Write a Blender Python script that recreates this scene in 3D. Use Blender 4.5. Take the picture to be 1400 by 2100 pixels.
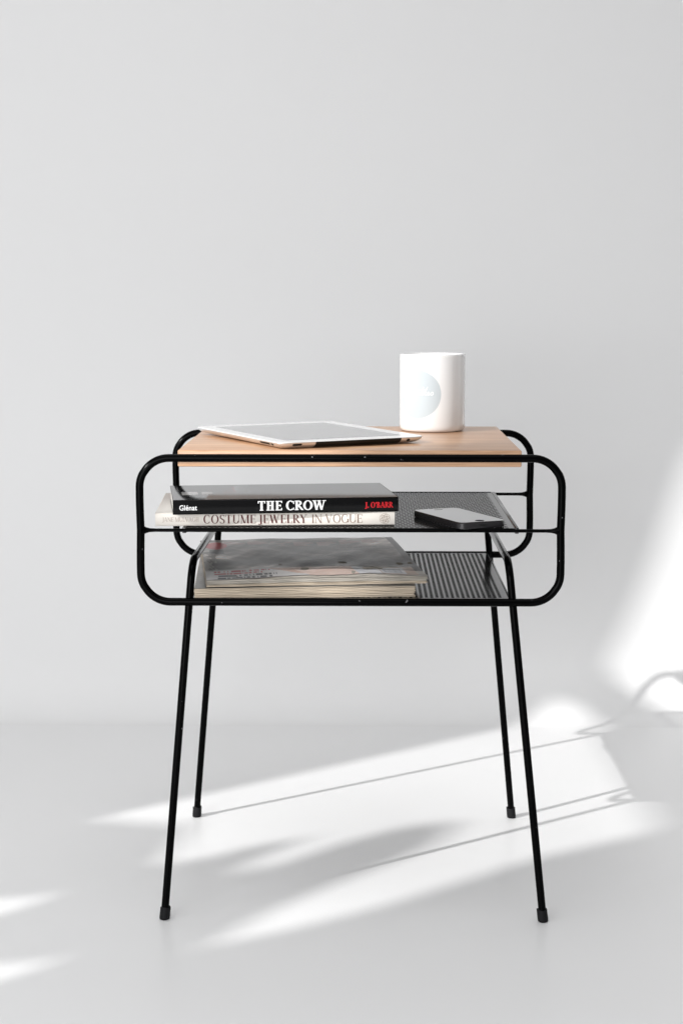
import bpy, bmesh, math, random
import numpy as np
from mathutils import Vector, Matrix

# ------------------------------------------------------------------ clear
for o in list(bpy.data.objects):
    bpy.data.objects.remove(o, do_unlink=True)
scene = bpy.context.scene
COL = scene.collection
R = math.radians

# ------------------------------------------------------------------ camera
cam_d = bpy.data.cameras.new('camera')
cam_d.sensor_fit = 'HORIZONTAL'
cam_d.sensor_width = 24.0
cam_d.lens = 3400 / 1400 * 24.0
cam_d.clip_start = 0.05
cam_d.clip_end = 200
cam_d.dof.use_dof = True
cam_d.dof.focus_distance = 1.84
cam_d.dof.aperture_fstop = 11
cam = bpy.data.objects.new('camera', cam_d)
COL.objects.link(cam)
cam.location = (0.0165, -1.761, 0.6753)
cam.rotation_euler = (math.pi / 2 - 0.1276, 0, 0.01475)
scene.camera = cam

# ------------------------------------------------------------------ light
world = bpy.data.worlds.new('World')
scene.world = world
world.use_nodes = True
bg = world.node_tree.nodes['Background']
bg.inputs['Color'].default_value = (0.985, 0.985, 1.0, 1)
bg.inputs['Strength'].default_value = 0.205

SUN_DIR = Vector((1.61, 1.235, -1.0)).normalized()      # the way the sunlight travels
SUN_POS = Vector((0.25, 0.35, 0.25)) - SUN_DIR * 26.0
ld = bpy.data.lights.new('sunlight', 'SPOT')
ld.energy = 32500
ld.color = (1.0, 0.992, 0.98)
ld.spot_size = R(11)
ld.spot_blend = 0.1
ld.shadow_soft_size = 26.0 * math.tan(R(0.54) / 2)
lo = bpy.data.objects.new('sunlight', ld)
COL.objects.link(lo)
lo.location = SUN_POS
lo.rotation_euler = SUN_DIR.to_track_quat('-Z', 'Y').to_euler()


def area(name, loc, target, sx, sy, power, col, spread=180):
    d = bpy.data.lights.new(name, 'AREA')
    d.shape = 'RECTANGLE'
    d.size = sx
    d.size_y = sy
    d.energy = power
    d.color = col
    d.spread = R(spread)
    o = bpy.data.objects.new(name, d)
    COL.objects.link(o)
    o.location = loc
    o.rotation_euler = (Vector(target) - Vector(loc)).to_track_quat('-Z', 'Y').to_euler()
    return o


area('front_left_fill', (-1.05, -2.75, 0.80), (0.0, 0.6, 0.45), 2.0, 1.4, 52.5, (0.985, 0.992, 1.0))  # added fill lamp inside the room, standing in for soft window light
area('overhead_fill', (-0.45, -0.75, 2.8), (-0.4, -0.65, 0.0), 2.6, 2.2, 12.2, (1.0, 1.0, 1.0), 105)  # added fill lamp overhead, beam narrowed so it lights mostly the floor

vs = scene.view_settings
vs.view_transform = 'Standard'
vs.look = 'None'
vs.exposure = 0.0
vs.gamma = 1.0
vs.use_curve_mapping = False
scene.render.engine = 'CYCLES'
scene.cycles.max_bounces = 10
scene.cycles.diffuse_bounces = 5
scene.cycles.glossy_bounces = 5


# ------------------------------------------------------------------ materials
def mat(name, base, rough=0.5, spec=0.5, metal=0.0, coat=0.0, coat_rough=0.05):
    m = bpy.data.materials.new(name)
    m.use_nodes = True
    b = m.node_tree.nodes['Principled BSDF']
    b.inputs['Base Color'].default_value = (*base, 1)
    b.inputs['Roughness'].default_value = rough
    b.inputs['Specular IOR Level'].default_value = spec
    b.inputs['Metallic'].default_value = metal
    b.inputs['Coat Weight'].default_value = coat
    b.inputs['Coat Roughness'].default_value = coat_rough
    return m


def N(m, typ, **kw):
    n = m.node_tree.nodes.new(typ)
    for k, v in kw.items():
        setattr(n, k, v)
    return n


def L(m, a, b):
    m.node_tree.links.new(a, b)


def bsdf(m):
    return m.node_tree.nodes['Principled BSDF']


def bump(m, scale, strength, dist=0.001, vec=(1, 1, 1), detail=4):
    tc = N(m, 'ShaderNodeTexCoord')
    mp = N(m, 'ShaderNodeMapping')
    mp.inputs['Scale'].default_value = vec
    nz = N(m, 'ShaderNodeTexNoise')
    nz.inputs['Scale'].default_value = scale
    nz.inputs['Detail'].default_value = detail
    bp = N(m, 'ShaderNodeBump')
    bp.inputs['Strength'].default_value = strength
    bp.inputs['Distance'].default_value = dist
    L(m, tc.outputs['Object'], mp.inputs['Vector'])
    L(m, mp.outputs['Vector'], nz.inputs['Vector'])
    L(m, nz.outputs['Fac'], bp.inputs['Height'])
    L(m, bp.outputs['Normal'], bsdf(m).inputs['Normal'])
    return nz


M = {}
# black powder-coated steel, slightly worn
m = M['steel'] = mat('black_painted_steel', (0.002, 0.002, 0.0022), 0.16, 0.045)
bump(m, 900, 0.06, 0.0003)
tc = N(m, 'ShaderNodeTexCoord'); nz = N(m, 'ShaderNodeTexNoise'); nz.inputs['Scale'].default_value = 140
nz.inputs['Detail'].default_value = 2
cr = N(m, 'ShaderNodeValToRGB'); cr.color_ramp.elements[0].position = 0.735; cr.color_ramp.elements[1].position = 0.76
cr.color_ramp.elements[0].color = (0.001, 0.001, 0.0011, 1); cr.color_ramp.elements[1].color = (0.16, 0.16, 0.165, 1)
L(m, tc.outputs['Object'], nz.inputs['Vector']); L(m, nz.outputs['Fac'], cr.inputs['Fac'])
L(m, cr.outputs['Color'], bsdf(m).inputs['Base Color'])
M['sheet'] = mat('black_painted_sheet', (0.002, 0.002, 0.0022), 0.14, 0.4)
M['sheet_edge'] = mat('black_painted_edge', (0.008, 0.008, 0.009), 0.16, 0.9)
m = M['rubber'] = mat('black_rubber', (0.006, 0.006, 0.007), 0.6, 0.2)
bump(m, 260, 0.35, 0.0006)

# white plaster / floor
m = M['floor'] = mat('white_floor', (0.83, 0.831, 0.833), 0.34, 0.35)
nz = bump(m, 2.2, 0.05, 0.01, detail=6)
m = M['wall'] = mat('white_wall', (0.83, 0.83, 0.831), 0.85, 0.15)
nz = bump(m, 55, 0.04, 0.002, detail=8)

# wood
m = M['wood'] = mat('pale_beech', (0.6, 0.4, 0.25), 0.30, 0.55)
tc = N(m, 'ShaderNodeTexCoord'); mp = N(m, 'ShaderNodeMapping'); mp.inputs['Scale'].default_value = (1.6, 30, 30)
n1 = N(m, 'ShaderNodeTexNoise'); n1.inputs['Scale'].default_value = 2.2; n1.inputs['Detail'].default_value = 5
n1.inputs['Distortion'].default_value = 0.6
mp2 = N(m, 'ShaderNodeMapping'); mp2.inputs['Scale'].default_value = (9, 260, 260)
n2 = N(m, 'ShaderNodeTexNoise'); n2.inputs['Scale'].default_value = 3.0; n2.inputs['Detail'].default_value = 3
c1 = N(m, 'ShaderNodeValToRGB')
c1.color_ramp.elements[0].position = 0.3; c1.color_ramp.elements[0].color = (0.45, 0.245, 0.132, 1)
c1.color_ramp.elements[1].position = 0.72; c1.color_ramp.elements[1].color = (0.64, 0.41, 0.255, 1)
c2 = N(m, 'ShaderNodeValToRGB')
c2.color_ramp.elements[0].position = 0.32; c2.color_ramp.elements[0].color = (0.72, 0.66, 0.60, 1)
c2.color_ramp.elements[1].position = 0.56; c2.color_ramp.elements[1].color = (1, 1, 1, 1)
mx = N(m, 'ShaderNodeMix'); mx.data_type = 'RGBA'; mx.blend_type = 'MULTIPLY'; mx.inputs['Factor'].default_value = 0.85
for mpp, nn in ((mp, n1), (mp2, n2)):
    L(m, tc.outputs['Object'], mpp.inputs['Vector']); L(m, mpp.outputs['Vector'], nn.inputs['Vector'])
L(m, n1.outputs['Fac'], c1.inputs['Fac']); L(m, n2.outputs['Fac'], c2.inputs['Fac'])
L(m, c1.outputs['Color'], mx.inputs[6]); L(m, c2.outputs['Color'], mx.inputs[7])
L(m, mx.outputs[2], bsdf(m).inputs['Base Color'])
bp = N(m, 'ShaderNodeBump'); bp.inputs['Strength'].default_value = 0.12; bp.inputs['Distance'].default_value = 0.0004
L(m, n2.outputs['Fac'], bp.inputs['Height']); L(m, bp.outputs['Normal'], bsdf(m).inputs['Normal'])

M['ceramic'] = mat('white_ceramic', (0.80, 0.795, 0.79), 0.16, 0.5, coat=0.6, coat_rough=0.04)
M['logo'] = mat('pale_blue_print', (0.49, 0.535, 0.558), 0.6, 0.05)
M['logo_text'] = mat('white_print', (0.84, 0.84, 0.84), 0.6, 0.05)

M['alu'] = mat('brushed_aluminium', (0.80, 0.80, 0.80), 0.33, 0.5, metal=0.85)
M['white_glass'] = mat('white_bezel_glass', (0.80, 0.80, 0.80), 0.12, 0.5)
M['screen'] = mat('dark_screen_glass', (0.012, 0.012, 0.014), 0.05, 1.0, coat=1.0, coat_rough=0.03)
M['black_plastic'] = mat('black_plastic', (0.004, 0.004, 0.004), 0.35, 0.25)
M['dark_slot'] = mat('dark_slot', (0.006, 0.006, 0.006), 0.6, 0.2)
M['slate'] = mat('slate_aluminium', (0.022, 0.021, 0.023), 0.26, 0.5, metal=0.2)
M['phone_glass'] = mat('black_phone_glass', (0.006, 0.006, 0.007), 0.05, 0.9, coat=1.0, coat_rough=0.03)

M['jacket'] = mat('cream_jacket', (0.84, 0.79, 0.725), 0.38, 0.4)
M['crow_cover'] = mat('black_laminated_cover', (0.003, 0.003, 0.0033), 0.2, 0.2)
M['print_white'] = mat('white_ink', (0.80, 0.80, 0.80), 0.4, 0.3)
M['print_red'] = mat('red_ink', (0.62, 0.012, 0.02), 0.4, 0.3)
M['print_maroon'] = mat('maroon_ink', (0.115, 0.022, 0.020), 0.45, 0.3)
M['print_brown'] = mat('brown_ink', (0.24, 0.15, 0.115), 0.45, 0.3)
M['print_tan'] = mat('tan_ink', (0.46, 0.38, 0.33), 0.45, 0.3)


def attr_mat(name, rough, spec, bump_s=0.0):
    mm = mat(name, (0.5, 0.5, 0.5), rough, spec)
    a = N(mm, 'ShaderNodeAttribute'); a.attribute_name = 'print'
    L(mm, a.outputs['Color'], bsdf(mm).inputs['Base Color'])
    if bump_s:
        bump(mm, 120, bump_s, 0.0006, detail=5)
    return mm


M['crow_print'] = attr_mat('printed_black_cover', 0.05, 0.62)
M['jacket_print'] = attr_mat('printed_cream_cover', 0.3, 0.45)
M['mag_print'] = attr_mat('printed_magazine_cover', 0.30, 0.42, 0.10)


def paper(name, a, b):
    mm = mat(name, a, 0.8, 0.15)
    tc = N(mm, 'ShaderNodeTexCoord'); mp = N(mm, 'ShaderNodeMapping'); mp.inputs['Scale'].default_value = (5, 5, 900)
    nz = N(mm, 'ShaderNodeTexNoise'); nz.inputs['Scale'].default_value = 1.6; nz.inputs['Detail'].default_value = 4
    cr = N(mm, 'ShaderNodeValToRGB')
    cr.color_ramp.elements[0].position = 0.34; cr.color_ramp.elements[0].color = (*a, 1)
    cr.color_ramp.elements[1].position = 0.62; cr.color_ramp.elements[1].color = (*b, 1)
    L(mm, tc.outputs['Object'], mp.inputs['Vector']); L(mm, mp.outputs['Vector'], nz.inputs['Vector'])
    L(mm, nz.outputs['Fac'], cr.inputs['Fac']); L(mm, cr.outputs['Color'], bsdf(mm).inputs['Base Color'])
    return mm


M['paper_white'] = paper('white_pages', (0.52, 0.50, 0.47), (0.76, 0.74, 0.70))
M['paper_tan'] = paper('yellowed_pages', (0.46, 0.38, 0.285), (0.66, 0.57, 0.46))
M['paper_grey'] = paper('glossy_grey_pages', (0.24, 0.22, 0.185), (0.60, 0.56, 0.50))


# ------------------------------------------------------------------ helpers
def link(name, me, material=None, parent=None, smooth=False):
    o = bpy.data.objects.new(name, me)
    COL.objects.link(o)
    if material is not None:
        for x in (material if isinstance(material, (list, tuple)) else [material]):
            me.materials.append(x)
    if parent is not None:
        o.parent = parent
    if smooth:
        me.polygons.foreach_set('use_smooth', [True] * len(me.polygons))
    return o


def pymesh(name, v, f, material=None, parent=None, smooth=False, recalc=True):
    me = bpy.data.meshes.new(name)
    me.from_pydata([tuple(p) for p in v], [], f)
    if recalc:
        bm = bmesh.new(); bm.from_mesh(me)
        bmesh.ops.recalc_face_normals(bm, faces=bm.faces)
        bm.to_mesh(me); bm.free()
    me.update()
    return link(name, me, material, parent, smooth)


def thing(name, label, cat, loc=(0, 0, 0), rz=0.0, group=None):
    o = bpy.data.objects.new(name, None)
    o.empty_display_size = 0.05
    COL.objects.link(o)
    o.location = loc
    o.rotation_euler = (0, 0, rz)
    o['label'] = label
    o['category'] = cat
    if group:
        o['group'] = group
    return o


def rbox(name, lo_, hi_, bev, material, parent, seg=3, smooth=True):
    bm = bmesh.new()
    bmesh.ops.create_cube(bm, size=1)
    for v in bm.verts:
        v.co = Vector([(lo_[i] + hi_[i]) / 2 + v.co[i] * (hi_[i] - lo_[i]) for i in range(3)])
    if bev:
        bmesh.ops.bevel(bm, geom=bm.edges[:], offset=bev, segments=seg, profile=0.5, affect='EDGES')
    me = bpy.data.meshes.new(name)
    bm.to_mesh(me); bm.free()
    o = link(name, me, material, parent)
    if smooth:
        shade_auto(o)
    return o


def shade_auto(o, ang=35):
    me = o.data
    me.polygons.foreach_set('use_smooth', [True] * len(me.polygons))
    bm = bmesh.new(); bm.from_mesh(me)
    for e in bm.edges:
        if len(e.link_faces) == 2 and e.calc_face_angle(0) > R(ang):
            e.smooth = False
    bm.to_mesh(me); bm.free()


def fillet(pts, rad, closed=False, n=10):
    pts = [Vector(p) for p in pts]
    out = []
    k = len(pts)
    for i, p in enumerate(pts):
        if not closed and i in (0, k - 1):
            out.append(p); continue
        a = (pts[i - 1] - p).normalized(); b = (pts[(i + 1) % k] - p).normalized()
        ang = a.angle(b)
        d = rad / math.tan(ang / 2)
        c = p + (a + b).normalized() * (rad / math.sin(ang / 2))
        s, e = p + a * d - c, p + b * d - c
        tot = s.angle(e)
        ax = s.cross(e).normalized()
        for j in range(n + 1):
            out.append(c + Matrix.Rotation(tot * j / n, 3, ax) @ s)
    return out


def tube(path, rad, seg=18, closed=False, caps=True):
    """swept round tube; rad a number or one radius per path point"""
    P = [Vector(p) for p in path]
    n = len(P)
    rr = rad if isinstance(rad, (list, tuple)) else [rad] * n
    T = []
    for i in range(n):
        if closed:
            t = P[(i + 1) % n] - P[i - 1]
        else:
            t = P[min(i + 1, n - 1)] - P[max(i - 1, 0)]
        T.append(t.normalized())
    up = Vector((0, 0, 1)) if abs(T[0].z) < 0.9 else Vector((0, 1, 0))
    u = T[0].cross(up).normalized()
    v, f = [], []
    for i in range(n):
        if i:
            q = T[i - 1].rotation_difference(T[i])
            u = (q @ u)
            u = (u - T[i] * u.dot(T[i])).normalized()
        w = T[i].cross(u)
        for j in range(seg):
            a = 2 * math.pi * j / seg
            v.append(P[i] + (u * math.cos(a) + w * math.sin(a)) * rr[i])
    for i in range(n if closed else n - 1):
        for j in range(seg):
            a, b = i * seg + j, i * seg + (j + 1) % seg
            k = (i + 1) % n
            f.append((a, b, k * seg + (j + 1) % seg, k * seg + j))
    if caps and not closed:
        f.append(tuple(range(seg))[::-1])
        f.append(tuple((n - 1) * seg + j for j in range(seg)))
    return v, f


def tube_obj(name, path, rad, material, parent, **k):
    v, f = tube(path, rad, **k)
    o = pymesh(name, v, f, material, parent)
    shade_auto(o, 50)
    return o


def rrect(w, h, r, n=8):
    """rounded rectangle outline, counter-clockwise, centred"""
    out = []
    for cx, cy, a0 in ((w / 2 - r, h / 2 - r, 0), (-w / 2 + r, h / 2 - r, 90), (-w / 2 + r, -h / 2 + r, 180), (w / 2 - r, -h / 2 + r, 270)):
        for j in range(n + 1):
            a = R(a0 + 90 * j / n)
            out.append((cx + r * math.cos(a), cy + r * math.sin(a)))
    return out


def loft(name, rings, material, parent, smooth=True, cap0=True, cap1=True):
    v, f = [], []
    n = len(rings[0])
    for rg in rings:
        v += [tuple(p) for p in rg]
    for i in range(len(rings) - 1):
        for j in range(n):
            a, b = i * n + j, i * n + (j + 1) % n
            f.append((a, b, b + n, a + n))
    if cap0:
        f.append(tuple(range(n))[::-1])
    if cap1:
        f.append(tuple((len(rings) - 1) * n + j for j in range(n)))
    o = pymesh(name, v, f, material, parent)
    if smooth:
        shade_auto(o, 40)
    return o


def slab(name, w, h, r, z0, z1, bev, material, parent, off=(0, 0)):
    """rounded plate with softened upper rim"""
    rings = [[(x + off[0], y + off[1], z0) for x, y in rrect(w, h, r)],
             [(x + off[0], y + off[1], z1 - bev) for x, y in rrect(w, h, r)],
             [(x + off[0], y + off[1], z1 - bev * .3) for x, y in rrect(w - bev * .6, h - bev * .6, r)],
             [(x + off[0], y + off[1], z1) for x, y in rrect(w - 2 * bev, h - 2 * bev, r)]]
    o = loft(name, rings, material, parent, smooth=False)
    shade_auto(o, 12)
    return o


# ------------------------------------------------------------------ setting
FLOOR_Y = 0.815
def sheet(name, v, f, material, smooth=False):
    o = pymesh(name, v, f, material, None, smooth, recalc=False)
    o['kind'] = 'structure'
    return o


sheet('floor', [(-3.2, -3.2, 0), (3.2, -3.2, 0), (3.2, FLOOR_Y, 0), (-3.2, FLOOR_Y, 0)], [(0, 1, 2, 3)], M['floor'])
prof = []
CR = 0.078
for j in range(17):
    a = R(-90 + 90 * j / 16)
    prof.append((FLOOR_Y + CR * math.cos(a), CR + CR * math.sin(a)))
prof.append((FLOOR_Y + CR, 3.0))
wv, wf = [], []
for y, z in prof:
    wv += [(-3.2, y, z), (3.2, y, z)]
for i in range(len(prof) - 1):
    wf.append((2 * i, 2 * i + 1, 2 * i + 3, 2 * i + 2))
o = sheet('wall', wv, wf, M['wall'], True)

# the window wall to the left, outside the picture: its openings shape the patches of sunlight
WX = -2.7


def on_window(p):
    a = SUN_POS; b = Vector((p[0], p[1], 0.0))
    t = (WX - a.x) / (b.x - a.x)
    q = a + (b - a) * t
    return (q.y, q.z)


# outlines of the sunlit patches where the beams would meet the floor plane
lower = [(-0.335, 0.338), (-0.1525, 0.487), (0.0174, 0.626), (0.3177, 0.873), (0.358, 0.905), (0.386, 0.900), (0.388, 0.300),
         (0.2135, 0.184), (0.045, 0.036), (-0.05, -0.034), (-0.150, -0.092), (-0.082, 0.018), (0.0, 0.118),
         (0.058, 0.183), (0.112, 0.255), (0.140, 0.330), (0.075, 0.318), (-0.008, 0.250), (-0.072, 0.180),
         (-0.112, 0.140), (-0.133, 0.150), (-0.092, 0.212), (-0.048, 0.270), (-0.13, 0.228), (-0.195, 0.170),
         (-0.232, 0.172), (-0.215, 0.25), (-0.212, 0.31)]
upper = [(0.530, 0.985), (0.638, 1.050), (0.766, 1.130), (0.912, 1.224), (1.089, 1.342), (1.213, 1.424), (1.308, 1.478), (1.45, 1.52),
         (1.6, 1.50), (1.55, 1.20), (1.01, 0.765), (0.77, 0.585), (0.527, 0.402)]
side1 = [(-0.50, 0.035), (-0.385, 0.040), (-0.335, 0.062), (-0.385, -0.002), (-0.47, -0.06)]
side2 = [(-0.46, -0.155), (-0.345, -0.145), (-0.297, -0.128), (-0.345, -0.18), (-0.43, -0.235)]
bm = bmesh.new()
def loop(pts):
    vv = [bm.verts.new((WX, y, z)) for y, z in pts]
    for i in range(len(vv)):
        bm.edges.new((vv[i], vv[(i + 1) % len(vv)]))
loop([(-3.2, 0), (FLOOR_Y + CR, 0), (FLOOR_Y + CR, 3.0), (-3.2, 3.0)])
for poly in (lower, upper, side1, side2):
    loop([on_window(p) for p in poly])
bmesh.ops.triangle_fill(bm, use_beauty=True, use_dissolve=False, edges=bm.edges[:])
me = bpy.data.meshes.new('window_wall')
bm.to_mesh(me); bm.free()
m = M['leaky_wall'] = mat('sun_leaking_white_wall', (0.8, 0.8, 0.8), 0.9, 0.1)
tr = N(m, 'ShaderNodeBsdfTransparent'); mxs = N(m, 'ShaderNodeMixShader'); mxs.inputs['Fac'].default_value = 0.035  # unseen wall lets a little sun through, added for the faint leg shadows
L(m, bsdf(m).outputs['BSDF'], mxs.inputs[1]); L(m, tr.outputs['BSDF'], mxs.inputs[2])
L(m, mxs.outputs['Shader'], m.node_tree.nodes['Material Output'].inputs['Surface'])
o = link('window_wall', me, M['leaky_wall'])
o['kind'] = 'structure'

# ------------------------------------------------------------------ side table
TR = 0.0043          # tube radius
W2, DEP = 0.225, 0.3393
ZB, ZT, ZM = 0.3512, 0.5072, 0.4293
table = thing('side_table', 'black tubular steel side table with pale wooden top and two perforated shelves', 'side table', (0, DEP / 2, 0))
PO = Vector((0, DEP / 2, 0))


def tp(p):
    return Vector(p) - PO


def tpath(ps):
    return [tp(p) for p in ps]


rbox('tabletop', tp((-0.1845, 0.0004, 0.4978)), tp((0.1825, DEP - 0.0004, 0.5157)), 0.0016, M['wood'], table, seg=3)

for y in (0.0, DEP):
    pts = fillet([(-W2, y, ZB), (W2, y, ZB), (W2, y, ZT), (-W2, y, ZT)], 0.031, True, 14)
    # hand-bent tube: straights bow outwards by a fraction of a millimetre
    pp = []
    for p in pts:
        pp.append(p)
    dense = []
    for i, p in enumerate(pp):
        q = pp[(i + 1) % len(pp)]
        dense.append(p)
        if (q - p).length > 0.05:
            for k in range(1, 8):
                dense.append(p.lerp(q, k / 8))
    for p in dense:
        if abs(abs(p.x) - W2) < 0.004:
            p.x += math.copysign(0.0007 * math.sin((p.z - ZB) / (ZT - ZB) * math.pi * 2.0), p.x)
    tube_obj('loop_frame', tpath(dense), TR, M['steel'], table, seg=20, closed=True)

# thin rods that carry the middle shelf, flared with weld at both ends
for y in (0.0, DEP):
    xs = [-W2 + 0.002, -W2 + 0.0045, -W2 + 0.0065, -W2 + 0.010, -W2 + 0.016, 0, W2 - 0.016, W2 - 0.010, W2 - 0.0065, W2 - 0.0045, W2 - 0.002]
    rs = [0.0052, 0.0040, 0.0030, 0.00215, 0.0019, 0.0019, 0.0019, 0.00215, 0.0030, 0.0040, 0.0052]
    tube_obj('shelf_rod', tpath([(x, y, ZM) for x in xs]), rs, M['steel'], table, seg=14)

# legs: each runs up from its rubber foot, past the loop and bends under the middle shelf
feet = {(-1, 0): (-0.2035, -0.0150), (1, 0): (0.2110, -0.0165), (-1, 1): (-0.2050, 0.3480), (1, 1): (0.2085, 0.3500)}
LZ = 0.3945
for (s, b), (fx, fy) in feet.items():
    ya = 0.0035 if b == 0 else DEP - 0.0035
    ax = 0.1755
    k = LZ / ZB
    foot = Vector((fx, fy, 0.003))
    at = Vector((s * ax, ya, ZB))
    top = foot + (at - foot) * ((LZ - 0.003) / (ZB - 0.003))
    yin = 0.055 if b == 0 else DEP - 0.055
    tx = s * 0.1705
    top.x = tx
    leg = tube_obj('leg', tpath(fillet([foot, top, (tx, yin, LZ)], 0.022, False, 14)), TR - 0.0001, M['steel'], table, seg=18)
    d = (at - foot).normalized()
    random.seed(int(fx * 1e4))
    pts, rad = [], []
    for z, r_ in ((0.0002, 0.0050), (0.0008, 0.0057), (0.004, 0.0059), (0.009, 0.00575), (0.0128, 0.0058), (0.0137, 0.0057), (0.0139, 0.0044)):
        q = Vector((fx, fy, 0)) + d * (z / d.z)
        pts.append(q); rad.append(r_)
    seg = 20
    v, f = [], []
    for i, (q, r_) in enumerate(zip(pts, rad)):
        for j in range(seg):
            a = 2 * math.pi * j / seg
            wob = 1 + 0.03 * math.sin(3 * a + s + 2 * b + i * .7)
            dz = 0.0007 * math.sin(2 * a + b + s) if i >= 4 else 0
            v.append(tp((q.x + r_ * wob * math.cos(a), q.y + r_ * wob * math.sin(a), q.z + dz)))
    for i in range(len(pts) - 1):
        for j in range(seg):
            a_, b_ = i * seg + j, i * seg + (j + 1) % seg
            f.append((a_, b_, b_ + seg, a_ + seg))
    f.append(tuple(range(seg))[::-1])
    ro = pymesh('rubber_foot', v, f, M['rubber'], leg, True)
for s in (-1, 1):
    tube_obj('leg_bridge', tpath([(s * 0.1705, 0.055, LZ), (s * 0.1705, DEP - 0.055, LZ)]), TR - 0.0001, M['sheet_edge'], table, seg=18)


def perforated(name, x0, x1, y0, y1, z, th, px, py, rad, parent, swap=False):
    if swap:
        x0, x1, y0, y1 = y0, y1, x0, x1
    nx = int((x1 - x0 - 0.008) / px); ny = int((y1 - y0 - 0.008) / py)
    gx0 = (x0 + x1) / 2 - nx * px / 2; gy0 = (y0 + y1) / 2 - ny * py / 2
    K = 12
    ang = np.arange(K) * 2 * math.pi / K + math.pi / K
    # cell border matched to the same twelve directions
    co, si = np.cos(ang), np.sin(ang)
    k = np.minimum((px / 2) / np.maximum(np.abs(co), 1e-6), (py / 2) / np.maximum(np.abs(si), 1e-6))
    # corners: snap four of the directions onto the cell corners
    bx, by = co * k, si * k
    for sx in (1, -1):
        for sy in (1, -1):
            i = int(np.argmin((bx - sx * px / 2) ** 2 + (by - sy * py / 2) ** 2))
            bx[i], by[i] = sx * px / 2, sy * py / 2
    V, Fc = [], []
    base = 0
    for ix in range(nx):
        off = py / 2 if ix % 2 else 0.0
        for iy in range(ny if ix % 2 == 0 else ny - 1):
            cx = gx0 + (ix + .5) * px; cy = gy0 + (iy + .5) * py + off
            for j in range(K): V.append((cx + bx[j], cy + by[j], z))
            for j in range(K): V.append((cx + rad * co[j], cy + rad * si[j], z))
            for j in range(K): V.append((cx + rad * co[j], cy + rad * si[j], z - th))
            for j in range(K):
                j2 = (j + 1) % K
                Fc.append((base + j, base + j2, base + K + j2, base + K + j))
                Fc.append((base + K + j, base + K + j2, base + 2 * K + j2, base + 2 * K + j))
            base += 3 * K
        if ix % 2:                                   # half-cells closing the staggered columns
            for ya in (gy0, gy0 + (ny - .5) * py):
                xa = gx0 + ix * px
                V += [(xa, ya, z), (xa + px, ya, z), (xa + px, ya + py / 2, z), (xa, ya + py / 2, z)]
                Fc.append((base, base + 1, base + 2, base + 3)); base += 4
    gx1, gy1 = gx0 + nx * px, gy0 + ny * py
    for a, b_, c_, d_ in ((x0, x1, y0, gy0), (x0, x1, gy1, y1), (x0, gx0, gy0, gy1), (gx1, x1, gy0, gy1)):
        V += [(a, c_, z), (b_, c_, z), (b_, d_, z), (a, d_, z)]
        Fc.append((base, base + 1, base + 2, base + 3)); base += 4
    if swap:
        V = [(p[1], p[0], p[2]) for p in V]
        Fc = [f_[::-1] for f_ in Fc]
    V = [(p[0], p[1] - DEP / 2, p[2]) for p in V]
    return pymesh(name, V, Fc, M['sheet'], parent, recalc=False)


sh = perforated('shelf', -0.1765, 0.1765, 0.0, DEP, ZM + 0.0022, 0.0008, 0.0066, 0.0060, 0.00245, table, swap=True)
for s in (-1, 1):
    rbox('shelf_edge', tp((s * 0.1785 - 0.0022, 0.0018, ZM - 0.0035)), tp((s * 0.1785 + 0.0022, DEP - 0.0018, ZM + 0.0030)), 0.0009, M['sheet_edge'], sh, seg=2)
for y in (0.0, DEP):
    rbox('shelf_edge', tp((-0.176, y - 0.0012, ZM + 0.0012)), tp((0.176, y + 0.0012, ZM + 0.0028)), 0.0004, M['steel'], sh, seg=1)
sl = perforated('shelf', -0.1715, 0.1715, 0.004, DEP - 0.004, ZB + 0.0030, 0.0008, 0.0057, 0.0047, 0.00205, table)
for s in (-1, 1):
    rbox('shelf_edge', tp((s * 0.1722 - 0.0012, 0.003, ZB - 0.003)), tp((s * 0.1722 + 0.0012, DEP - 0.003, ZB + 0.0036)), 0.0005, M['sheet_edge'], sl, seg=2)

# ------------------------------------------------------------------ lettering
class Pen:
    """collects flat glyph pieces; every piece sits a hair above the one before it"""
    def __init__(self):
        self.v, self.f, self.k = [], [], 0

    def poly(self, pts, quads=None):
        z = (self.k % 12)
        self.k += 1
        b = len(self.v)
        self.v += [(x, y, z) for x, y in pts]
        if quads is None:
            self.f.append(tuple(range(b, b + len(pts))))
        else:
            self.f += [tuple(b + i for i in q) for q in quads]


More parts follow.
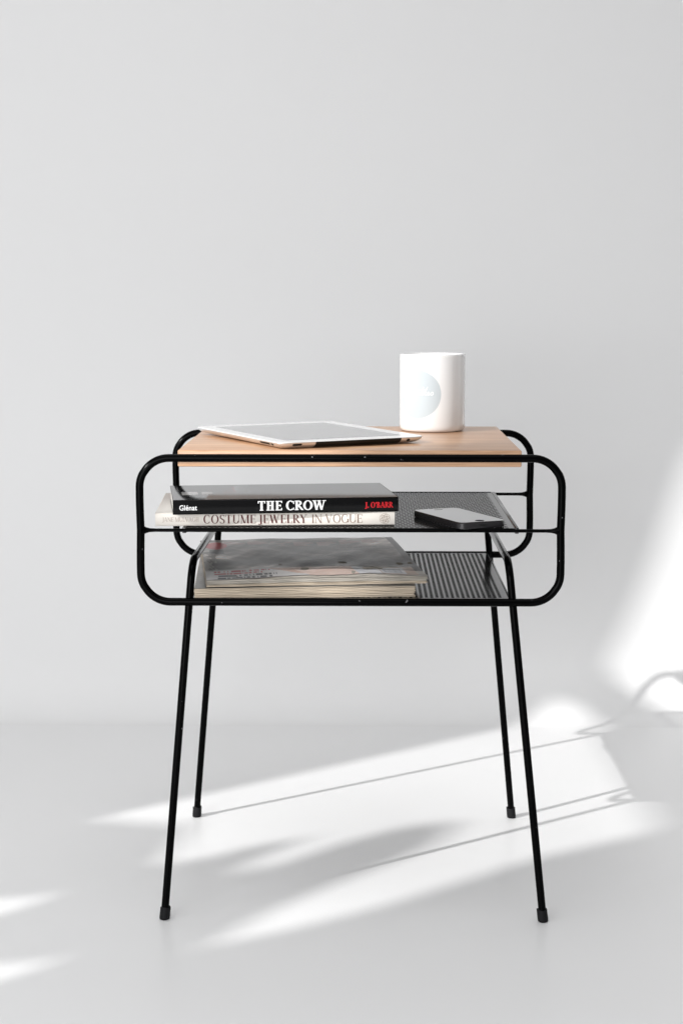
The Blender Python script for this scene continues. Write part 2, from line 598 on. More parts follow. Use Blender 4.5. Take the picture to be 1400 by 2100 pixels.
def glyphs(text, height, width_k, T, t, serif, track, slant=0.0):
    """high-contrast serif capitals drawn from stems, hairlines and bowls; returns pen and total width"""
    pen = Pen()
    x = 0.0

    def rect(a, b, c, d): pen.poly([(x + a, b), (x + c, b), (x + c, d), (x + a, d)])

    def diag(a, b, c, d, w): pen.poly([(x + a - w / 2, b), (x + a + w / 2, b), (x + c + w / 2, d), (x + c - w / 2, d)])

    def ser(cx, y0, w=T, up=True):
        h = t * 0.9
        rect(cx - w / 2 - serif, 0 if y0 == 0 else 1 - h, cx + w / 2 + serif, h if y0 == 0 else 1)

    def stem(cx, w=T, s0=True, s1=True):
        rect(cx - w / 2, 0, cx + w / 2, 1)
        if s0: ser(cx, 0, w)
        if s1: ser(cx, 1, w)

    def bowl(cx, cy, rx, ry, a0, a1, TT=T, tt=t, n=18):
        P, Q = [], []
        for i in range(n + 1):
            a = R(a0 + (a1 - a0) * i / n)
            P.append((x + cx + rx * math.cos(a), cy + ry * math.sin(a)))
            Q.append((x + cx + (rx - TT) * math.cos(a), cy + (ry - tt) * math.sin(a)))
        pen.poly(P + Q, [(i, i + 1, n + 2 + i, n + 1 + i) for i in range(n)])

    for ch in text:
        if ch == ' ':
            x += 0.30 * width_k; continue
        k = width_k
        if ch == 'T':
            w = .66 * k; stem(w / 2, s1=False); rect(0, 1 - t, w, 1); rect(0, .76, t, 1); rect(w - t, .76, w, 1)
        elif ch == 'H':
            w = .80 * k; a, b = .05 * k + T / 2 + serif, w - .05 * k - T / 2 - serif; stem(a); stem(b); rect(a, .48, b, .48 + t)
        elif ch == 'E':
            w = .60 * k; a = serif + T / 2; stem(a); rect(a, 1 - t, w, 1); rect(a, 0, w, t); rect(a, .49, w * .82, .49 + t)
            rect(w - t, .78, w, 1); rect(w - t, 0, w, .24); rect(w * .82 - t, .40, w * .82, .61)
        elif ch == 'L':
            w = .56 * k; a = serif + T / 2; stem(a); rect(a, 0, w, t); rect(w - t, 0, w, .26)
        elif ch == 'C':
            w = .74 * k; bowl(w * .54, .5, w * .54, .52, 48, 312); rect(w * .86, .66, w * .86 + t, .95); rect(w * .86, .05, w * .86 + t, .26)
        elif ch == 'G':
            w = .80 * k; bowl(w * .5, .5, w * .5, .52, 48, 318); rect(w - T, .06, w, .44); rect(w - T - serif * 1.5, .42, w + serif, .42 + t); rect(w * .80, .68, w * .80 + t, .95)
        elif ch == 'R':
            w = .70 * k; a = serif + T / 2; stem(a); bowl(w * .42, .745, w * .46, .265, -90, 90); rect(a, 1 - t, w * .43, 1); rect(a, .48, w * .43, .48 + t)
            diag(w * .46, .5, w * .98, 0, T * 1.05)
        elif ch == 'B':
            w = .66 * k; a = serif + T / 2; stem(a); bowl(w * .42, .755, w * .44, .252, -90, 90); bowl(w * .42, .262, w * .55, .27, -90, 90)
            for yy in (0, .5, 1 - t): rect(a, yy, w * .44, yy + t)
        elif ch == 'O':
            w = .84 * k; bowl(w / 2, .5, w / 2, .52, 0, 360, n=32)
        elif ch == 'W':
            w = 1.10 * k; diag(.10 * w, 1, .29 * w, 0, T); diag(.29 * w, 0, .49 * w, 1, t * 1.2); diag(.46 * w, 1, .69 * w, 0, T); diag(.69 * w, 0, .9 * w, 1, t * 1.2)
            for q in (.10, .47, .90): rect(q * w - T * .5 - serif, 1 - t * .9, q * w + T * .5 + serif, 1)
        elif ch == 'J':
            w = .34 * k; a = w - serif - T / 2; rect(a - T / 2, .02, a + T / 2, 1); ser(a, 1); bowl(a - w * .42, .02, w * .42 + T / 2, .20, -150, 0, T, t)
        elif ch == 'S':
            w = .56 * k; bowl(w / 2, .755, w * .48, .265, 35, 225, T * .8); bowl(w / 2, .255, w * .5, .275, -145, 45, T * .8)
            diag(w * .17, .64, w * .83, .36, T * 1.25); rect(w * .88, .72, w * .88 + t, .97); rect(w * .05, .03, w * .05 + t, .29)
        elif ch == 'U':
            w = .76 * k; a = serif + T / 2; rect(a - T / 2, .3, a + T / 2, 1); ser(a, 1); rect(w - serif - t, .3, w - serif, 1); rect(w - 2 * serif - t, 1 - t, w, 1)
            bowl((a - T / 2 + w - serif) / 2, .31, (w - serif - a + T / 2) / 2, .33, 180, 360, T * .75, t * 1.2)
        elif ch == 'M':
            w = .96 * k; rect(.09 * w, 0, .09 * w + t, 1); diag(.11 * w, 1, .48 * w, 0, T * .95); diag(.48 * w, 0, .84 * w, 1, t); stem(w * .86)
            rect(0, 0, .09 * w * 2 + t, t); rect(0, 1 - t, .13 * w, 1)
        elif ch == 'Y':
            w = .74 * k; diag(.12 * w, 1, .48 * w, .45, T); diag(.88 * w, 1, .50 * w, .45, t); rect(.49 * w - T / 2, 0, .49 * w + T / 2, .47); ser(.49 * w, 0)
            for q in (.12, .88): rect(q * w - T * .5 - serif, 1 - t * .9, q * w + T * .5 + serif, 1)
        elif ch == 'V':
            w = .76 * k; diag(.11 * w, 1, .48 * w, 0, T); diag(.89 * w, 1, .50 * w, 0, t)
            for q in (.11, .89): rect(q * w - T * .5 - serif, 1 - t * .9, q * w + T * .5 + serif, 1)
        elif ch == 'A':
            w = .76 * k; diag(.10 * w, 0, .48 * w, 1, t * 1.1); diag(.88 * w, 0, .50 * w, 1, T); rect(.24 * w, .30, .72 * w, .30 + t)
            for q in (.10, .88): rect(q * w - T * .45 - serif, 0, q * w + T * .45 + serif, t * .9)
        elif ch == 'N':
            w = .80 * k; rect(.10 * w, 0, .10 * w + t, 1); rect(.88 * w, 0, .88 * w + t, 1); diag(.12 * w, 1, .87 * w, 0, T * 1.1)
            rect(0, 0, .22 * w, t); rect(0, 1 - t, .14 * w, 1); rect(.77 * w, 1 - t, w, 1)
        elif ch == 'I':
            w = 2 * serif + T; stem(w / 2)
        elif ch == '.':
            w = T; rect(0, 0, T, T * 1.1)
        elif ch == "'":
            w = T * .8; diag(w * .3, .70, w * .6, 1, T * .8)
        x += w + track
    return pen, x


def put_text(name, pen, width, sx, sy, origin, ux, uy, material, parent, lift=0.00004):
    """map glyph plane to a surface: origin + ux*x + uy*y, raised along ux×uy"""
    ux, uy = Vector(ux), Vector(uy)
    nrm = ux.cross(uy).normalized()
    v = [Vector(origin) + ux * (p[0] * sx) + uy * (p[1] * sy) + nrm * (lift + p[2] * 0.000012) for p in pen.v]
    return pymesh(name, v, pen.f, material, parent, recalc=False)


def grid_print(name, w, d, nx, ny, colour, material, parent, height=None, z=0.0, x0=0.0, y0=0.0):
    """a cover sheet as a fine grid whose corner colours carry the printed picture"""
    X = np.linspace(0, 1, nx + 1); Y = np.linspace(0, 1, ny + 1)
    v = [(x0 + a * w, y0 + b * d, z + (height(a, b) if height else 0)) for b in Y for a in X]
    f = [(j * (nx + 1) + i, j * (nx + 1) + i + 1, (j + 1) * (nx + 1) + i + 1, (j + 1) * (nx + 1) + i) for j in range(ny) for i in range(nx)]
    me = bpy.data.meshes.new(name)
    me.from_pydata(v, [], f)
    at = me.attributes.new('print', 'FLOAT_COLOR', 'POINT')
    c = np.ones((len(v), 4), np.float32)
    i = 0
    for b in Y:
        for a in X:
            c[i, :3] = colour(a, b); i += 1
    at.data.foreach_set('color', c.ravel())
    me.update()
    return link(name, me, material, parent, True)


def noise2(seed):
    rs = np.random.RandomState(seed)
    waves = [(rs.uniform(-1, 1) * s, rs.uniform(-1, 1) * s, rs.uniform(0, 6.28), 1.0 / (1 + s * .12)) for s in (3, 5, 8, 12, 17, 23, 31)]
    tot = sum(q[3] for q in waves)
    return lambda a, b: sum(q[3] * math.sin(q[0] * a + q[1] * b + q[2]) for q in waves) / tot


def mixc(a, b, t):
    t = min(1, max(0, t))
    return tuple(a[i] * (1 - t) + b[i] * t for i in range(3))


# ------------------------------------------------------------------ cream hardback
SHELF_Z = ZM + 0.0029
def book(name, label, cx, cy, rz, z, w, d, h, cover_mat, top_mat, top_colour, page_mat, th, over):
    """spine towards -y; origin at the middle of the underside"""
    t = thing(name, label, 'book', (cx, cy, z), rz)
    rbox('page_block', (-w / 2 + over, -d / 2 + 0.0015, th), (w / 2 - over, d / 2 - over, h - th), 0, page_mat, t, smooth=False)
    # cover: one wrapped sheet (back board, rounded spine, front board)
    sec = [(d / 2, 0), (-d / 2 + 0.0016, 0), (-d / 2 + 0.0004, 0.0005), (-d / 2, 0.0016), (-d / 2 - 0.0003, h / 2), (-d / 2, h - 0.0016), (-d / 2 + 0.0004, h - 0.0005), (-d / 2 + 0.0016, h), (d / 2, h),
           (d / 2, h - th), (-d / 2 + 0.0022, h - th), (-d / 2 + 0.0011, h - th - 0.0008), (-d / 2 + 0.0011, th + 0.0008), (-d / 2 + 0.0022, th), (d / 2, th)]
    rings = [[(x, y, zz) for y, zz in sec] for x in (-w / 2, -w / 4, 0, w / 4, w / 2)]
    cov = loft('cover', rings, cover_mat, t, smooth=False)
    shade_auto(cov, 50)
    tp_ = grid_print('cover_print', w - 0.0012, d - 0.0022, 220, 90, top_colour, top_mat, t, z=h + 0.00012, x0=-w / 2 + 0.0006, y0=-d / 2 + 0.0017)
    return t


n_a = noise2(4)
def cream_top(a, b):
    base = (0.82, 0.78, 0.72)
    dark = (0.035, 0.015, 0.022)
    c = mixc(base, (0.50, 0.44, 0.39), (b - .12) * 1.6)  # greyer towards the back: shade and reflection put into the cover colour
    edge = .70 + .03 * n_a(a * 2, b * 3)
    c = mixc(c, (0.20, 0.17, 0.22) if a < .78 else dark, (a - edge) * 60)
    if .36 < a < .47 and b < .06 + .02 * n_a(a * 8, b): c = mixc(c, (0.30, 0.10, 0.04), .8)
    if .82 < a < .99 and .02 < b < .05: c = (0.16, 0.01, 0.02)
    return c


CB_W, CB_D, CB_H = 0.2585, 0.188, 0.0143
cream = book('book', 'cream hardback about costume jewelry lying on the middle shelf under the black book', -0.0868, 0.1090, 0.060, SHELF_Z + 0.0002, CB_W, CB_D, CB_H,
             M['jacket'], M['jacket_print'], cream_top, M['paper_white'], 0.0018, 0.003)
yf = -CB_D / 2 - 0.00045
pen, tw = glyphs('COSTUME JEWELRY', 1, .92, .15, .035, .055, .10)
s = 0.1125 / tw
put_text('spine_title', pen, tw, s, 0.0092, (-0.0775, yf, 0.0028), (1, 0, 0), (0, 0, 1), M['print_maroon'], cream)
pen, tw = glyphs('IN VOGUE', 1, .92, .10, .032, .05, .10)
s = 0.0555 / tw
put_text('spine_title', pen, tw, s, 0.0092, (0.0395, yf, 0.0028), (1, 0, 0), (0, 0, 1), M['print_brown'], cream)
pen, tw = glyphs('JANE MULVAGH', 1, 1.0, .12, .045, .06, .09)
s = 0.0395 / tw
put_text('spine_author', pen, tw, s, 0.0047, (-0.1215, yf, 0.0050), (1, 0, 0), (0, 0, 1), M['print_tan'], cream)
# round ornamental seal
pen = Pen()
def ring(cx, cy, r0, r1, n=28, a0=0, a1=360):
    P = [(cx + r1 * math.cos(R(a0 + (a1 - a0) * i / n)), cy + r1 * math.sin(R(a0 + (a1 - a0) * i / n))) for i in range(n + 1)]
    Q = [(cx + r0 * math.cos(R(a0 + (a1 - a0) * i / n)), cy + r0 * math.sin(R(a0 + (a1 - a0) * i / n))) for i in range(n + 1)]
    pen.poly(P + Q, [(i, i + 1, n + 2 + i, n + 1 + i) for i in range(n)])
ring(0, 0, .94, 1.0)
for k_ in range(6):
    a = R(60 * k_ + 15)
    ring(.62 * math.cos(a), .62 * math.sin(a), .16, .25, 14)
    ring(.50 * math.cos(a + .5), .50 * math.sin(a + .5), .05, .13, 10)
ring(0, 0, .16, .25, 16)
ring(-.1, .35, .10, .2, 12, 20, 250); ring(.12, -.33, .10, .2, 12, 200, 420)
put_text('spine_seal', pen, 1, 0.0058, 0.0058, (0.1185, yf, 0.0071), (1, 0, 0), (0, 0, 1), M['print_tan'], cream)

# ------------------------------------------------------------------ black paperback
n_b = noise2(9)
def crow_top(a, b):
    c = (0.005, 0.005, 0.0055)
    if .045 < a < .115 and .30 < b < .52: c = (0.45, 0.45, 0.45)
    if .135 < a < .185 and .33 < b < .52: c = (0.38, 0.38, 0.38)
    if .285 < a < .365 and .45 < b < .86:
        e = .285 + (b - .45) * .02
        if a < .365 - max(0, (.62 - b)) * .12: c = mixc((0.10, 0.15, 0.17), (0.20, 0.25, 0.28), (b - .45) * 2.2)
        if a < .291: c = (0.25, 0.03, 0.03)
    if .235 < a < .268 and .38 < b < .56: c = (0.10, 0.02, 0.02)
    c = tuple(max(0, q + 0.004 * n_b(a * 3, b * 3)) for q in c)
    return c


CW, CD, CH = 0.2432, 0.141, 0.0158
crow = book('book', 'black glossy paperback with white spine title lying on top of the cream book', -0.0782, 0.0765, 0.1375, SHELF_Z + 0.0002 + CB_H + 0.0003, CW, CD, CH,
            M['crow_cover'], M['crow_print'], crow_top, M['paper_white'], 0.0006, 0.0006)
yf = -CD / 2 - 0.00045
pen, tw = glyphs('THE CROW', 1, 1.0, .20, .085, .07, .045)
s = 0.0735 / tw
put_text('spine_title', pen, tw, s, 0.0102, (-0.0310, yf, 0.0034), (1, 0, 0), (0, 0, 1), M['print_white'], crow)
pen, tw = glyphs("J. O'BARR", 1, .9, .20, .09, .05, .045)
s = 0.0300 / tw
put_text('spine_author', pen, tw, s, 0.0062, (0.0855, yf, 0.0046), (1, 0, 0), (0, 0, 1), M['print_red'], crow)
fc = bpy.data.curves.new('publisher', 'FONT')
fc.body = 'Gl\u00e9nat'
fc.size = 0.0098
fc.offset = 0.00014
fc.space_character = 1.0
fo = bpy.data.objects.new('publisher_tmp', fc)
COL.objects.link(fo)
dg = bpy.context.evaluated_depsgraph_get()
tm = bpy.data.meshes.new_from_object(fo.evaluated_get(dg))
bpy.data.objects.remove(fo)
po = link('spine_publisher', tm, M['print_white'], crow)
po.location = (-0.1150, yf - 0.00006, 0.0049)
po.rotation_euler = (math.pi / 2, 0, 0)
po.scale = (0.72, 0.80, 1)

# ------------------------------------------------------------------ magazines
MZ = ZB + 0.0032
def magazine(name, label, cx, cy, rz, z, w, d, h, colour, sheets, page_mats, seed, wave, cover_over=0.0):
    t = thing(name, label, 'magazine', (cx, cy, z), rz, None)
    rs = np.random.RandomState(seed)
    n1, n2_ = noise2(seed + 1), noise2(seed + 2)
    def hfun(a, b, lev):
        # sag and curl grow towards the loose corners
        return lev * (wave * n1(a * 1.3, b * 1.1) + wave * .5 * n2_(a * 3, b * 2) * (1 - b)) + lev * wave * 1.0 * (1 - b) ** 2 * math.sin(a * 5 + seed)
    def leaf_stack(k0, k1, nm, material, parent):
        V, Fc = [], []
        nx, ny = 30, 8
        for k in range(k0, k1):
            lev0, lev1 = k / sheets, (k + 1) / sheets
            jx0, jx1, jy0 = rs.uniform(-.0009, .0009), rs.uniform(-.0013, .0013), rs.uniform(-.0010, .0008)
            gap = (h / sheets) * (rs.uniform(.1, .55) if rs.rand() < .4 else .02)
            for top in (0, 1):
                lev = lev1 if top else lev0
                b0 = len(V)
                for j in range(ny + 1):
                    for i in range(nx + 1):
                        a, b = i / nx, j / ny
                        zz = lev * h + hfun(a, b, lev) - (gap if top else 0)
                        zz += (0.00018 * math.sin(a * 37 + k * 2.1) if j == 0 else 0)
                        V.append((-w / 2 + jx0 + a * (w + jx1 - jx0), -d / 2 + jy0 + 0.0004 * math.sin(a * 9 + k) + b * (d - jy0), zz))
                if top:
                    for j in range(ny):
                        for i in range(nx):
                            q = b0 + j * (nx + 1) + i
                            Fc.append((q, q + 1, q + nx + 2, q + nx + 1))
                    S = (nx + 1) * (ny + 1)
                    for i in range(nx):
                        Fc.append((b0 - S + i, b0 - S + i + 1, b0 + i + 1, b0 + i))
                        q = ny * (nx + 1) + i
                        Fc.append((b0 - S + q + 1, b0 - S + q, b0 + q, b0 + q + 1))
                    for j in range(ny):
                        q, q2 = j * (nx + 1), (j + 1) * (nx + 1)
                        Fc.append((b0 - S + q2, b0 - S + q, b0 + q, b0 + q2))
                        q, q2 = q + nx, q2 + nx
                        Fc.append((b0 - S + q, b0 - S + q2, b0 + q2, b0 + q))
        o_ = pymesh(nm, V, Fc, material, parent, recalc=False)
        return o_
    cuts = [0] + [int(round(sheets * q)) for q in np.linspace(0, 1, len(page_mats) + 1)[1:]]
    for i, pm in enumerate(page_mats):
        leaf_stack(cuts[i], cuts[i + 1], 'page_block', pm, t)
    grid_print('cover', w + 0.0004 + cover_over, d + 0.0006, 240, 190, colour, M['mag_print'], t,
               height=lambda a, b: hfun(a, b, 1.0) + 0.00025, z=h, x0=-w / 2 - 0.0002, y0=-d / 2 - 0.0004)
    return t


n_c, n_d, n_e = noise2(21), noise2(22), noise2(23)
def lower_cover(a, b):
    g = 0.16 + 0.10 * n_c(a * 2, b * 5) + .05 * n_d(a * 9, b * 9)
    if b < .9 and a < .05: g = .30 + .12 * n_c(a * 30, b * 12)
    return (g, g * .97, g * .93)


rnd = random.Random(3)
RED = [[rnd.random() for _ in range(90)] for _ in range(6)]
def text_line(a, b, a0, a1, b0, b1, row, dens):
    """tiny words: blocks broken at letter spacing"""
    if not (a0 < a < a1 and b0 < b < b1): return False
    i = int((a - a0) / (a1 - a0) * 46)
    return RED[row][i] < dens


def top_cover(a, b):
    # a monochrome cover portrait: hair, shoulder and folds, cooler near the top
    g = .165 * math.exp(3.4 * (.5 * n_c(a * 2.2, b * 3.2) + .36 * n_d(a * 4, b * 5) + .3 * n_e(a * 7, b * 6)))
    g += .05 * math.exp(-((b - .78) / .16) ** 2)
    band = math.exp(-((b - (.36 + .03 * n_c(a * 3, 1))) / .075) ** 2)
    g *= 1 - .72 * band
    c = (g * 1.05, g * .975, g * .92)
    # pale red masthead letters
    mh = .86 + .03 * math.sin(a * 9)
    if abs(b - mh) < .055 and .10 < a < .93:
        u = (a * 8.5) % 1
        if u < .7 + .2 * math.sin(b * 60) and n_d(a * 6, b * 9) > -.3: c = mixc(c, (.40, .24, .22), .6)
    # red blot at the upper left corner
    if ((a - .075) / .055) ** 2 + ((b - .83) / .10) ** 2 < 1 + .3 * n_d(a * 12, b * 12): c = mixc(c, (.48, .035, .045), .92)
    if .035 < a < .105 and .60 < b < .72: c = mixc(c, (.035, .035, .04), .8)
    if a < .06 and b < .62 and n_c(a * 25, b * 8) > -.1: c = mixc(c, (.34, .33, .31), .8)
    # two lines of dark lettering under the masthead
    if text_line(a, b, .60, .92, .70, .725, 0, .75) or text_line(a, b, .66, .93, .645, .668, 1, .75): c = mixc(c, (.035, .033, .03), .7)
    # lower strip: white cloth, warm skin, white blouse, barcode
    lim = .235 + .02 * math.sin(a * 7)
    if b < lim:
        t = min(1, (lim - b) * 22)
        if a < .30: q = (.74, .72, .71)
        elif a < .40 + (.2 - b) * .35: q = (.66, .44, .35) if b > .10 + (.4 - a) else (.72, .70, .69)
        elif a < .685 - .1 * (b - .1): q = mixc((.82, .64, .56), (.70, .47, .39), n_d(a * 5, b * 10) + .25)
        elif a < .80: q = mixc((.72, .73, .76), (.46, .47, .50), n_c(a * 10, b * 12) + .2)
        else: q = (.40, .29, .23)
        c = mixc(c, q, t)
        if a < .335:
            if text_line(a, b, .04, .30, .165, .20, 2, .72) or text_line(a, b, .04, .26, .118, .148, 5, .72): c = (.50, .10, .10)
            if text_line(a, b, .05, .33, .065, .10, 3, .72) or text_line(a, b, .05, .30, .020, .05, 4, .72): c = (.07, .07, .075)
        if .80 < a < .915 and .035 < b < .185: c = (.50, .50, .52) if not (.815 < a < .90 and .06 < b < .16) else ((.24, .25, .28) if int(a * 420) % 3 else (.42, .43, .46))
    if a > .963: c = (.055, .052, .048) if b > .12 else (.36, .33, .29)
    if b < .012: c = (.05, .03, .03)
    return c


magazine('magazine', 'thick yellowed magazine at the bottom of the pile on the lowest shelf', -0.0585, 0.1440, 0.070, MZ + 0.0002, 0.2380, 0.270, 0.0112, lower_cover, 12,
         [M['paper_tan']], 5, 0.0004)
magazine('magazine', 'worn magazine with grey printed cover on top of the lower magazine', -0.0530, 0.1600, 0.1220, MZ + 0.0002 + 0.0121, 0.2405, 0.287, 0.0092, top_cover, 14,
         [M['paper_tan'], M['paper_grey'], M['paper_grey']], 11, 0.0021)

# ------------------------------------------------------------------ tablet
TOPZ = 0.5157
tab = thing('tablet', 'thin white tablet lying flat on the wooden tabletop', 'tablet', (-0.0520, 0.1490, TOPZ + 0.0011), R(28))
tab.rotation_euler = Matrix.Rotation(R(-0.45), 4, 'X').to_3x3().to_4x4().to_euler()
tab.rotation_euler = (Matrix.Rotation(R(0.45), 3, 'X') @ Matrix.Rotation(R(28), 3, 'Z')).to_euler()
TW, TL, TH = 0.181, 0.238, 0.0078
body = []
for z, ins in ((0.0, .014), (.0006, .0095), (.0016, .0058), (.0030, .0030), (.0044, .0013), (.0058, .0004), (.0068, .0), (.0071, .0001)):
    rr = max(.003, .0125 - ins * .4)
    body.append([(x, y, z) for x, y in rrect(TW - 2 * ins, TL - 2 * ins, rr, 8)])
loft('body', body, M['alu'], tab)
slab('bezel', TW - 0.0006, TL - 0.0006, 0.0122, 0.0071, TH, 0.0004, M['white_glass'], tab)
scr = slab('screen', TW - 0.0375, TL - 0.0440, 0.0006, TH - 0.0004, TH + 0.00012, 0.00004, M['screen'], tab)
# near short edge (local -y): black antenna strip, sleep button, headphone jack


def on_side(u, z, side):
    """point on the curved rim: side 'front' = short edge at -y, 'left' = long edge at -x"""
    zs = [.0, .0006, .0016, .0030, .0044, .0058, .0068, .0071]
    ii = [.014, .0095, .0058, .0030, .0013, .0004, 0, .0001]
    ins = np.interp(z, zs, ii)
    if side == 'front':
        return Vector((u, -TL / 2 + ins, z))
    return Vector((-TW / 2 + ins, u, z))


def rim_patch(name, u0, u1, z0, z1, side, material, lift=0.00015, n=8, m_=8, rnd_=0.0):
    v, f = [], []
    for j in range(m_ + 1):
        zz = z0 + (z1 - z0) * j / m_
        cut = 0.0
        if rnd_:
            q = abs(2 * j / m_ - 1)
            cut = rnd_ * (1 - math.sqrt(max(0, 1 - q * q)))
        for i in range(n + 1):
            p = on_side(u0 + cut + (u1 - u0 - 2 * cut) * i / n, zz, side)
            if side == 'front': p.y -= lift
            else: p.x -= lift
            p.z -= lift * .4
            v.append(p)
    for j in range(m_):
        for i in range(n):
            q = j * (n + 1) + i
            f.append((q, q + 1, q + n + 2, q + n + 1))
    return pymesh(name, v, f, material, tab, True)


rim_patch('antenna_strip', -0.0465, 0.0590, 0.0004, 0.00708, 'front', M['black_plastic'], 0.0002, 10)
rim_patch('sleep_button', -0.0740, -0.0630, 0.0036, 0.0058, 'front', M['dark_slot'], 0.00025, 8, 8, 0.0010)
rim_patch('headphone_jack', 0.0665, 0.0703, 0.0024, 0.0058, 'front', M['dark_slot'], 0.00025, 8, 10, 0.0018)
rim_patch('volume_button', -0.0930, -0.0680, 0.0036, 0.0056, 'left', M['dark_slot'], 0.00025, 10, 8, 0.0010)
rim_patch('mute_switch', -0.1020, -0.0968, 0.0034, 0.0056, 'left', M['dark_slot'], 0.00025, 8, 8, 0.0010)

# ------------------------------------------------------------------ mug
MR, MH = 0.0399, 0.0940
mug = thing('mug', 'glossy white ceramic mug with pale blue round logo standing on the tabletop', 'mug', (0.0978, 0.2735, TOPZ + 0.0001))
pr = [(0.0, 0.0016), (0.030, 0.0016), (0.0330, 0.0), (0.0362, 0.0002), (0.0384, 0.0014), (0.0396, 0.0040), (MR, 0.0080), (MR, 0.03), (MR, 0.06), (MR, MH - 0.0028), (MR - 0.0001, MH - 0.0012), (MR - 0.0007, MH - 0.0003),
      (MR - 0.0016, MH), (MR - 0.0027, MH - 0.0004), (MR - 0.0034, MH - 0.0014), (MR - 0.0036, MH - 0.004), (MR - 0.0036, 0.05), (MR - 0.0038, 0.012), (MR - 0.007, 0.0062), (0.02, 0.0048), (0.0, 0.0046)]
SEG = 96
v, f = [], []
for r_, z in pr:
    for j in range(SEG):
        a = 2 * math.pi * j / SEG
        v.append((r_ * math.cos(a), r_ * math.sin(a), z))
for i in range(len(pr) - 1):
    for j in range(SEG):
        a_, b_ = i * SEG + j, i * SEG + (j + 1) % SEG
        f.append((a_, b_, b_ + SEG, a_ + SEG))
mb = pymesh('body', v, f, M['ceramic'], mug, True)
ha = R(90 - 31)
hd = Vector((math.cos(ha), math.sin(ha), 0))
hp = [hd * (MR - 0.0025) + Vector((0, 0, 0.076)), hd * (MR + 0.012) + Vector((0, 0, 0.0775)), hd * (MR + 0.024) + Vector((0, 0, 0.070)),
      hd * (MR + 0.0285) + Vector((0, 0, 0.052)), hd * (MR + 0.025) + Vector((0, 0, 0.034)), hd * (MR + 0.013) + Vector((0, 0, 0.0225)), hd * (MR - 0.0025) + Vector((0, 0, 0.019))]


def catmull(P, n=8):
    P = [Vector(p) for p in P]
    Q = [P[0] * 2 - P[1]] + P + [P[-1] * 2 - P[-2]]
    out = []
    for i in range(1, len(Q) - 2):
        p0, p1, p2, p3 = Q[i - 1:i + 3]
        for k in range(n):
            t = k / n
            out.append(0.5 * ((2 * p1) + (p2 - p0) * t + (2 * p0 - 5 * p1 + 4 * p2 - p3) * t * t + (3 * p1 - p0 - 3 * p2 + p3) * t ** 3))
    out.append(P[-1])
    return out


tube_obj('handle', catmull(hp), 0.0056, M['ceramic'], mug, seg=16)


def on_mug(u, z, lift):
    """u metres along the surface from the side that faces the camera (-y), positive to the right"""
    a = -math.pi / 2 + u / MR
    return Vector(((MR + lift) * math.cos(a), (MR + lift) * math.sin(a), z))


U0, Z0, LR = -0.0203, 0.0462, 0.0292
v, f = [on_mug(U0, Z0, 0.00008)], []
NR, NA = 14, 64
for i in range(1, NR + 1):
    for j in range(NA):
        a = 2 * math.pi * j / NA
        v.append(on_mug(U0 + LR * i / NR * math.cos(a), Z0 + LR * i / NR * math.sin(a), 0.00008))
for j in range(NA):
    f.append((0, 1 + j, 1 + (j + 1) % NA))
for i in range(NR - 1):
    for j in range(NA):
        a_, b_ = 1 + i * NA + j, 1 + i * NA + (j + 1) % NA
        f.append((a_, a_ + NA, b_ + NA, b_))
disc = pymesh('logo_disc', v, f, M['logo'], mug, True, recalc=False)
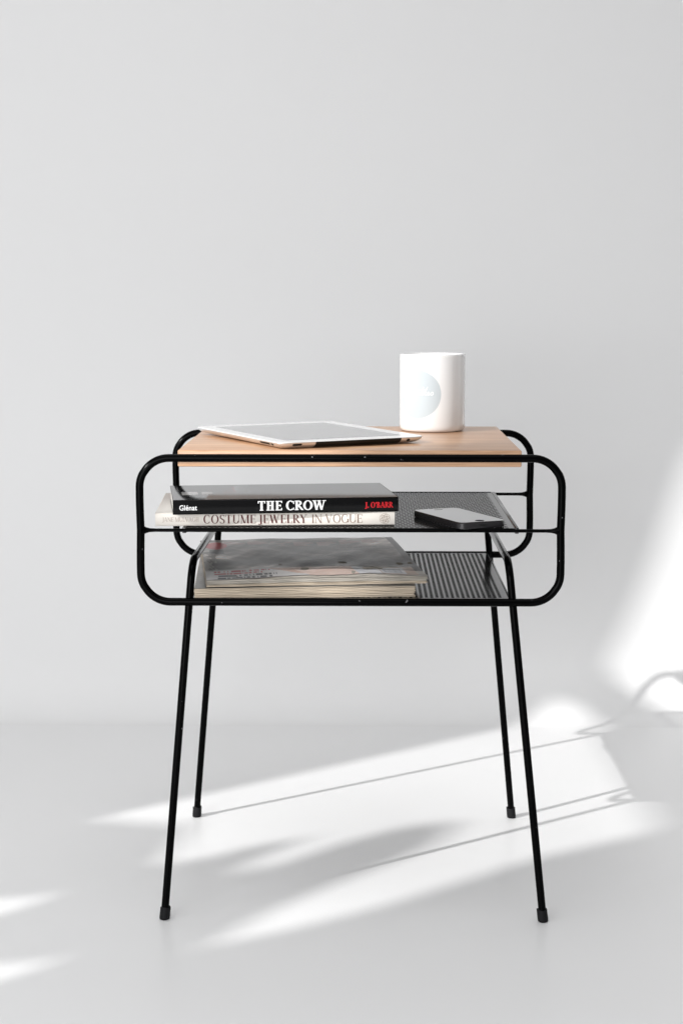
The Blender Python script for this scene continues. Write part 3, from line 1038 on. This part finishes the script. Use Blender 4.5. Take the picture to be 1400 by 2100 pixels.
# handwritten word, one pen line per stroke (units: x-height = 1)
word = [
    [(0.0, .1), (.25, .8), (.55, 1.9), (.62, 1.2), (.35, 0), (.15, -.9)],
    [(-.25, .75), (.5, .85), (1.3, 1.1)],
    [(1.75, 2.1), (1.5, 1.2), (1.2, .2), (1.05, -.8)],
    [(1.2, .2), (1.7, .9), (2.35, 1.0), (1.85, .85), (1.75, .1), (2.2, .1), (2.5, .95), (2.4, .15), (2.7, .1)],
    [(2.7, .1), (3.3, 1.6), (3.45, 2.3), (3.15, 1.2), (2.95, .1), (3.4, .1), (3.55, .8), (3.3, .95)],
    [(3.5, .6), (4.0, .95), (3.85, .2), (4.15, .05), (4.4, .5)],
    [(4.4, .5), (4.85, 1.9), (4.6, .9), (4.5, .1), (4.85, .1), (5.2, .6)],
    [(4.35, 1.3), (5.3, 1.4), (7.2, 1.7)],
    [(5.6, .95), (5.2, .8), (5.1, .15), (5.55, .1), (5.8, .95), (5.7, .15), (6.0, .1)],
    [(6.0, .1), (6.6, 1.6), (6.8, 2.5), (6.45, 1.2), (6.25, .1), (6.7, .1), (6.85, .8), (6.6, .95)],
    [(6.8, .4), (7.5, 1.8), (7.75, 2.5), (7.35, 1.2), (7.25, .1), (7.6, .15)],
    [(7.6, .15), (8.2, .75), (7.95, .95), (7.75, .4), (8.05, .05), (8.5, .4)],
    [(8.5, .4), (8.95, 1.0), (9.15, .45), (8.85, .02), (8.55, .15)],
]
v, f = [], []
SC = 0.0050
for st_i, st in enumerate(word):
    P = catmull([(x, y, 0) for x, y in st], 6)
    hw = 0.085
    b0 = len(v)
    for i, p in enumerate(P):
        t = (P[min(i + 1, len(P) - 1)] - P[max(i - 1, 0)]).normalized()
        nn = Vector((-t.y, t.x, 0)) * hw
        for q in (p + nn, p - nn):
            v.append(on_mug(U0 - 0.0260 + q.x * SC, Z0 - 0.0010 + q.y * 0.0040, 0.00016 + st_i * 0.00001))
    for i in range(len(P) - 1):
        q = b0 + 2 * i
        f.append((q, q + 1, q + 3, q + 2))
pymesh('lettering', v, f, M['logo_text'], disc, True, recalc=False)

# ------------------------------------------------------------------ phone
PW, PL, PH = 0.0570, 0.1205, 0.0076
ph = thing('phone', 'black smartphone lying face up on the perforated middle shelf', 'phone', (0.1185, 0.0560, SHELF_Z - 0.0006), R(23.6))
rings = []
for z, ins in ((0.0, .0008), (.0007, .0), (PH - .0012, .0), (PH - .0005, .0006)):
    rings.append([(x, y, z) for x, y in rrect(PW - 2 * ins, PL - 2 * ins, 0.0088, 8)])
loft('frame', rings, M['slate'], ph)
gl = slab('glass', PW - 0.0014, PL - 0.0014, 0.0082, PH - 0.0006, PH, 0.0002, M['phone_glass'], ph)
slab('home_button', 0.0100, 0.0100, 0.0049, PH - 0.0002, PH + 0.00012, 0.00005, M['dark_slot'], gl, (0, -PL / 2 + 0.0090))
slab('earpiece', 0.0105, 0.0016, 0.0007, PH - 0.0002, PH + 0.00012, 0.00005, M['dark_slot'], gl, (0, PL / 2 - 0.0105))
rbox('charging_port', (-0.0042, -PL / 2 - 0.00012, 0.0028), (0.0042, -PL / 2 + 0.001, 0.0046), 0, M['dark_slot'], ph, smooth=False)
